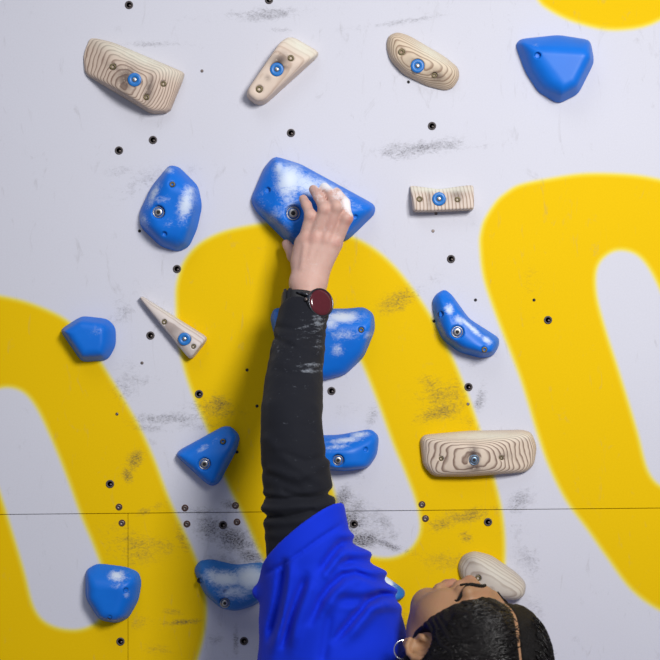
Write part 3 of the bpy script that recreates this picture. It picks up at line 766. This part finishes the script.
# black long sleeve
SF = Field((-.15, -.34, -.36), (.10, -.06, .06), .0021)
SF.chain([(W(*q[:3]), q[3]) for q in spline([(*p, r+.0006) for p, r in ARM], 6, False)], .0015)
sl, X, Y, Z = SF.sub(SF.lo, SF.lo+SF.h*(SF.n-1)); PXX, PYY = PX(X, Y, Z)
amp = .0020*np.exp(-((PYY-508)/28.)**2)*sstep(475, 490, PYY)*(.6+.8*noise3(X*18, Y*18+3, Z*30))
wob = np.sin((PYY+9*noise3(X*14, Y*14, Z*14))*2*math.pi/16.0+X*22)
dsp = amp*wob*np.where(PYY > 470, 1, .0)
for pts, a, w in (([(270,470),(300,478),(330,462)],.0030,4.5),([(285,492),(310,500),(333,492)],-.004,3.5),([(262,497),(285,499),(318,496),(334,492)],-.0045,2.6),
                  ([(262,515),(285,518),(312,510)],-.004,2.4),([(262,507),(280,508),(300,506)],.0035,4),([(275,338),(295,348),(305,345),(324,330)],-.0026,3.0),
                  ([(272,350),(290,340),(312,352),(326,350)],.0012,3.5),([(278,327),(300,330),(327,323)],-.002,3),([(268,440),(290,462),(318,482)],.0026,5),
                  ([(280,452),(305,462),(330,455)],-.0022,3.5),([(262,470),(285,482),(300,490)],-.002,4),([(275,370),(300,376),(322,368)],-.0012,4),([(268,405),(290,398),(320,408)],.0012,6)):
    dd, t = dline(PXX, PYY, pts); dsp = dsp+a*np.exp(-(dd/w)**2)*(Y < -.06)
dsp = dsp+.0010*fbm(X*40, Y*40, Z*40, 2)
SF.f = (SF.f-dsp*np.exp(-(SF.f/.02)**2)).astype(np.float32)
ad = (W(*ARM[0][0])-W(*ARM[1][0])); ad /= np.linalg.norm(ad); cuff = W(306.5, 311, .108)
SF.f = np.maximum(SF.f, ((X-cuff[0])*ad[0]+(Y-cuff[1])*ad[1]+(Z-cuff[2])*ad[2]+.0015*np.sin(X*160))).astype(np.float32)
# the cuff is open around the wrist
q = np.maximum(np.sqrt((X-WRI[0])**2+(Y-WRI[1]-.006)**2*.8+(Z-WRI[2]+.01)**2)-.0245, -1); SF.f = smax(SF.f, -q, .003).astype(np.float32)
V, Q = SF.mesh(); px, py = PX(V[:, 0], V[:, 1], V[:, 2])
dust = blobs(px, py, [(319,322,8,12,0,1.2),(312,365,18,3,0,1.3),(308,371,18,2.5,0,1.3),(318,345,8,14,0,.8),(300,390,30,10,0,.5),(285,350,20,30,0,.5),(305,330,26,20,0,.6),(278,350,4,12,0,.7),(310,420,14,20,0,.4),(295,440,40,80,0,.3)])
mesh_obj('long_sleeve', V, Q, M['sleeve'], person, True, ELB, dict(dust=dust))

# blue T-shirt
TF = Field((-.16, -.44, -1.0), (.36, -.05, -.18), .0026)
TF.chain([(W(300, 492, .252), .0510), (W(302, 515, .252), .0515), (W(305, 550, .252), .0560), (W(322, 598, .238), .080), (W(332, 645, .235), .088)], .02)
TF.cap(W(368, 603, .22), W(376, 640, .21), .036, .038, .02)
TF.cap(W(282, 588, .25), W(258, 592, .245), .030, .009, .012)
TF.chain([(W(308, 640, .24), .058), (W(300, 720, .25), .06), (CHEST+np.array([-.06, 0, 0]), .08)], .03)
TF.cap(W(340, 665, .23), NECK+np.array([-.02, 0, -.02]), .075, .066, .03)
TF.ell(CHEST, (.172, .118, .19), None, .04)
TF.chain([(CHEST, .125), (WAIST, .125)], .04)
TF.cap(NECK+np.array([.02, 0, -.06]), SHR, .062, .066, .03); TF.chain([(SHR, .066), ((SHR*.55+ELR*.45), .064)], .03)
sl, X, Y, Z = TF.sub(TF.lo, TF.lo+TF.h*(TF.n-1)); PXX, PYY = PX(X, Y, Z)
dsp = np.zeros(X.shape); front = sstep(-.17, -.22, Y)
FOLDS = [([(284,562),(281,590),(276,615),(270,638)],-.0080,3.2),([(292,562),(288,590),(282,622),(272,656)],.0050,4.5),
         ([(306,576),(299,594),(291,615),(283,645)],-.0075,3.2),([(313,580),(306,600),(298,622),(292,650)],.0045,4.5),
         ([(341,543),(330,556),(320,571)],-.0060,3.2),([(345,552),(334,566),(322,580)],.0040,4),
         ([(371,579),(356,573),(343,575),(330,587),(321,599),(311,622)],-.0085,3.2),([(378,585),(360,580),(346,584),(334,597),(324,615)],.0060,4.5),
         ([(394,594),(380,594),(369,600),(357,614),(345,628),(334,641)],-.0080,3.2),([(398,603),(384,602),(373,609),(360,624),(348,640)],.0050,4.5),
         ([(352,560),(340,565),(328,578)],-.003,3),([(330,610),(326,640),(322,665)],-.0040,4),([(265,575),(285,563),(304,550),(322,537),(342,524)],-.0022,1.6)]
for pts, a, w in FOLDS:
    dd, t = dline(PXX, PYY, pts); dsp += 1.7*a*np.exp(-(dd/(w*1.25))**2)*np.clip(np.sin(np.pi*np.clip(t*.9+.05, 0, 1))*1.8, .15, 1)*front
dsp += .0035*fbm(X*11, Y*11, Z*11, 2)*sstep(-.30, -.36, Z)
# bumps of the back outline
sd = sstep(330, 350, PXX)
dsp += sd*.0045*np.sin((PYY-548)*2*math.pi/19.0)*sstep(525, 540, PYY)*sstep(618, 600, PYY)
TF.f = (TF.f-dsp*np.exp(-(TF.f/.03)**2)).astype(np.float32)
h0 = W(299, 540, .25); hn = np.array([-.62, .34, .78]); hn /= np.linalg.norm(hn)
TF.f = smax(TF.f, (X-h0[0])*hn[0]+(Y-h0[1])*hn[1]+(Z-h0[2])*hn[2], .003).astype(np.float32)
CUT = Field(TF.lo, TF.lo+TF.h*(TF.n-1), TF.h); CUT.chain([(W(*q[:3]), q[3]) for q in spline([(*p, r+.0012) for p, r in ARM[3:6]], 6, False)], .0015)
TF.f = smax(TF.f, -CUT.f[:TF.n[0], :TF.n[1], :TF.n[2]], .002).astype(np.float32); del CUT
TF.cap(hd(0, -.035, -.035), NECK+np.array([0, 0, .035]), .058, .060, .004, 'sub')
V, Q = TF.mesh()
shirt = mesh_obj('t_shirt', V, Q, M['shirt'], person, True, CHEST)

# hair: a close-combed cap with a parting, ridged in wavy locks
HF = Field(HC-.16, HC+.16, .0021)
sl, X, Y, Z = HF.sub(HF.lo, HF.lo+HF.h*(HF.n-1))
dx, dy, dz = X-HC[0], Y-HC[1], Z-HC[2]
l = dx*HR[0, 0]+dy*HR[0, 1]+dz*HR[0, 2]; f = dx*HR[1, 0]+dy*HR[1, 1]+dz*HR[1, 2]; u = dx*HR[2, 0]+dy*HR[2, 1]+dz*HR[2, 2]
def ellf(l, f, u, c, r):
    a, b, c_ = l-c[0], f-c[1], u-c[2]
    k0 = np.sqrt((a/r[0])**2+(b/r[1])**2+(c_/r[2])**2); k1 = np.sqrt((a/r[0]**2)**2+(b/r[1]**2)**2+(c_/r[2]**2)**2)+1e-9; return k0*(k0-1)/k1
PARTL = .020
g = ellf(l, f, u, (0, -.016, .036), (.075, .100, .0925))
pd = np.abs(l-PARTL-.004*np.sin(f*60))
lift = -.0035+.0095*sstep(.0, .03, pd)
wav = np.sin(np.abs(l)*330+f*120+6*fbm(l*22, f*22, u*22, 2)); wav2 = np.sin(f*420+u*300+7*fbm(l*30+5, f*30, u*30, 2))
g = g-lift-.0008*wav*sstep(.006, .03, pd)-.0010*wav2*sstep(.006, .03, pd)
back = ellf(l, f, u, (0, -.060, -.030), (.070, .055, .075)); g = smin(g, back-.001*wav, .02)
hl = (f-.078)+.55*np.maximum(0, .060-u)*0+np.clip((.066-u), 0, .2)*.62+.06*np.maximum(0, np.abs(l)-.045)   # hairline: behind this surface only
g = smax(g, hl+.0016*np.sin(l*400), .004)
g = smax(g, -(u+.085), .01)
groove = np.where((u > .02) & (f > -.085), pd-.0019, .05); g = smax(g, -groove, .0015)
ear = np.sqrt(((np.abs(l)-.071)/.021)**2+((f+.008)/.024)**2+((u+.008)/.032)**2)-1; g = smax(g, -ear*.024, .004)
HF.f = g.astype(np.float32)
V, Q = HF.mesh(); hair = mesh_obj('hair', V, Q, M['hair'], person, True, HC)
rng = random.Random(4); mb = MB()
def scalp(l, f):                 # point on top of the hair for given sideways and fore-aft position
    a, b = l/.083, (f+.016)/.106; r = a*a+b*b
    return None if r > .97 else .036+.0965*math.sqrt(1-r)
for i in range(2600):
    side = 1 if rng.random() < .66 else -1; f0 = rng.uniform(-.098, .070); ang = rng.uniform(.14, 1.55); ph = rng.uniform(0, 6.28); fr = rng.uniform(.9, 1.7); pts = []
    L = rng.uniform(.25, .6); am = rng.uniform(.0008, .0022); sweep = rng.uniform(-.03, -.005)
    for j in range(13):
        t = j/12; a = ang+L*t; ff = f0+sweep*t+am*math.sin(ph+fr*t*14); k = 1-((ff+.016)/.105)**2
        if k <= .02: break
        rr = math.sqrt(k); q_ = min(1, abs(.075*rr*math.sin(.27+side*a)-PARTL)/.03); off = -.0002+.0095*q_*q_*(3-2*q_)+.0008*math.sin(ph*2+fr*t*11)
        A_ = .27+side*a; ll = (.075*rr+off)*math.sin(A_); uu = .036+(.0925*rr+off)*math.cos(A_)
        if abs(ll) > .055 and ff > .018 and uu < .035: break
        if ff-.074+max(0, .066-uu)*.62 > 0: break
        if abs(ll-PARTL) < .0052: break
        if ((abs(ll)-.071)/.024)**2+((ff+.006)/.027)**2+((uu+.009)/.036)**2 < 1 or uu < -.05: break
        pts.append(hd(ll, ff, uu))
    if len(pts) > 4: mb.tube(pts, .00075, 3, 0, False, lambda t: 1-.6*t)
for i in range(230):             # frizz standing off the outline
    f0 = rng.uniform(-.10, .05); ang = rng.uniform(-1.7, 1.7); rr = math.sqrt(max(.02, 1-((f0+.016)/.098)**2)); p = []
    L = rng.uniform(.006, .016); dl, df = rng.uniform(-.5, .5), rng.uniform(-.6, .6)
    n_ = np.array([math.sin(ang), 0, math.cos(ang)])
    b0 = np.array([.083*rr*math.sin(ang), f0, .036+.0965*rr*math.cos(ang)])
    if f0-.074+max(0, .066-b0[2])*.62 > 0 or b0[2] < -.03: continue
    for j in range(7):
        t = j/6; q = b0+(n_*(t*.8-.1)+np.array([dl*t*t*math.cos(ang), df*t*t, -dl*t*t*math.sin(ang)]))*L; q[1] += .001*math.sin(t*9+i); p.append(hd(*q))
    mb.tube(p, .00022, 3, 0, False, lambda t: 1-.5*t)
fs = mb.build('hair_strands', M['strand'], hair, HC); fs['kind'] = 'stuff'
def on_face(l, u):               # where a line along the face's forward axis meets the skin
    for f in np.arange(.13, .03, -.0006):
        p = hd(l, f, u); q = np.round((p-BF.lo)/BF.h).astype(int)
        if BF.f[q[0], q[1], q[2]] < .0004: return p
    return hd(l, .08, u)
for s in (-1, 1):
    mb = MB(); pts = [on_face(s*x, z) for x, z in ((.013, .020), (.022, .023), (.033, .023), (.043, .017), (.047, .011), (.049, .006))]
    mb.tube(spline(pts, 4, False), .0026, 6, 0, False, lambda t: .8+.6*math.sin(t*3.1)-.5*t); mb.build('eyebrow', M['hair'], person, pts[1])
    mb = MB(); c = hd(s*.031, .0795, -.001); ax = HR[1]
    mb.lathe(c, ax, [(.0118*math.cos(a), .0118*math.sin(a)) for a in np.linspace(-1.2, 1.05, 10)], 20, 0)
    mb.lathe(c, ax, [(.0060, .0104), (.004, .0116), (0.0001, .0119)], 16, 1)
    mb.build('eye', [M['eye'], M['iris']], person, c)
    mb = MB(); lp = [on_face(s*x, z) for x, z in ((.019, .001), (.026, .006), (.034, .007), (.043, .002))]
    mb.tube(spline(lp, 4, False), .0016, 5); mb.build('eyelashes', M['hair'], person, lp[1])

# hoop earring hanging from the left ear lobe
lobe = hd(.069, -.006, -.047); mb = MB(); R = .0118
ec = lobe+np.array([-.0030, 0.000, -.0075]); ec = ec+np.array([0, 0, 0])
e1 = np.array([1, .15, 0]); e1 /= np.linalg.norm(e1); e2 = np.array([0, .25, 1.0]); e2 /= np.linalg.norm(e2)
mb.tube([ec+e1*R*math.cos(t)+e2*R*math.sin(t) for t in np.linspace(0, 2*math.pi, 40, endpoint=False)], .00085, 8, 0, True)
er = mb.build('hoop_earring', M['silver'], None, ec); tag(er, 'thin silver hoop earring in the climber\'s ear beside the blue shirt', 'earring')

# wristwatch
ax = W(307, 281, .096)-W(304, 325, .118); ax /= np.linalg.norm(ax)
wc = W(303.0, 302.5, .102)
n0 = np.array([.50, -.86, .10]); n0 = n0-ax*(n0@ax)*.55; n0 /= np.linalg.norm(n0)
sx = np.cross(ax, n0); sx /= np.linalg.norm(sx)
wat = bpy.data.objects.new('wristwatch', None); COL.objects.link(wat); wat.location = wc; wat.empty_display_size = .02
tag(wat, 'black round wristwatch with a dark red face on the climber\'s wrist', 'watch')
def strap_ring(t): 
    return wc+n0*.0265*math.cos(t)+sx*.0285*math.sin(t)
mb = MB(); N = 40; v = []; f_ = []
for i in range(N):
    t = 2*math.pi*i/N; p = strap_ring(t); nr = p-wc; nr /= np.linalg.norm(nr)
    for rr, w in ((-.0008, -.0095), (.0018, -.0098), (.0026, -.0080), (.0026, .0080), (.0018, .0098), (-.0008, .0095)): v.append(p+nr*rr+ax*w)
for i in range(N):
    k = (i+1) % N
    for j in range(6): f_.append((i*6+j, k*6+j, k*6+(j+1) % 6, i*6+(j+1) % 6))
mb.add(v, f_); st = mb.build('strap', M['black'], wat, wc)
mb = MB()
for t in (-1.15, -1.45):
    p = strap_ring(t); nr = p-wc; nr /= np.linalg.norm(nr); tg = np.cross(ax, nr)
    b = p+nr*.0030
    mb.add([b+ax*a*.0112+tg*c*.0022+nr*e*.0012 for a in (-1, 1) for c in (-1, 1) for e in (-1, 1)], [(0, 1, 3, 2), (4, 6, 7, 5), (0, 4, 5, 1), (2, 3, 7, 6), (0, 2, 6, 4), (1, 5, 7, 3)])
mb.build('strap_keeper', M['black'], st, wc, False)
cc = W(318.4, 303.5, .132)+np.array([0, 0, 0]); mb = MB()
mb.lathe(cc, n0, [(.0170, -.0035), (.0195, -.0015), (.0203, .0010), (.0203, .0065), (.0196, .0078), (.0184, .0082), (.0180, .0076)], 44)
case = mb.build('watch_case', M['casem'], wat, cc)
mb = MB(); mb.lathe(cc, n0, [(.0181, .0070), (.0178, .0078), (.012, .0081), (0, .0082)], 44); g_ = mb.build('watch_face', M['dialglass'], wat, cc); g_['label'] = 'dark red watch face'
mb = MB(); cr = cc-sx*.0205+n0*.003
mb.lathe(cr, -sx, [(.0026, -.002), (.0028, .0015), (.0022, .0026), (0, .0026)], 14); mb.build('crown', M['dull'], wat, cr)
for e in (-1, 1):
    mb = MB(); a = cc+sx*e*.017; b = wc+(cc-wc)*.55+sx*e*.024
    for q in (-1, 1): mb.tube([a+ax*q*.0085, (a+b)/2+ax*q*.0092+n0*.0015, b+ax*q*.0092], .0024, 8)
    mb.build('lug', M['casem'], wat, a)
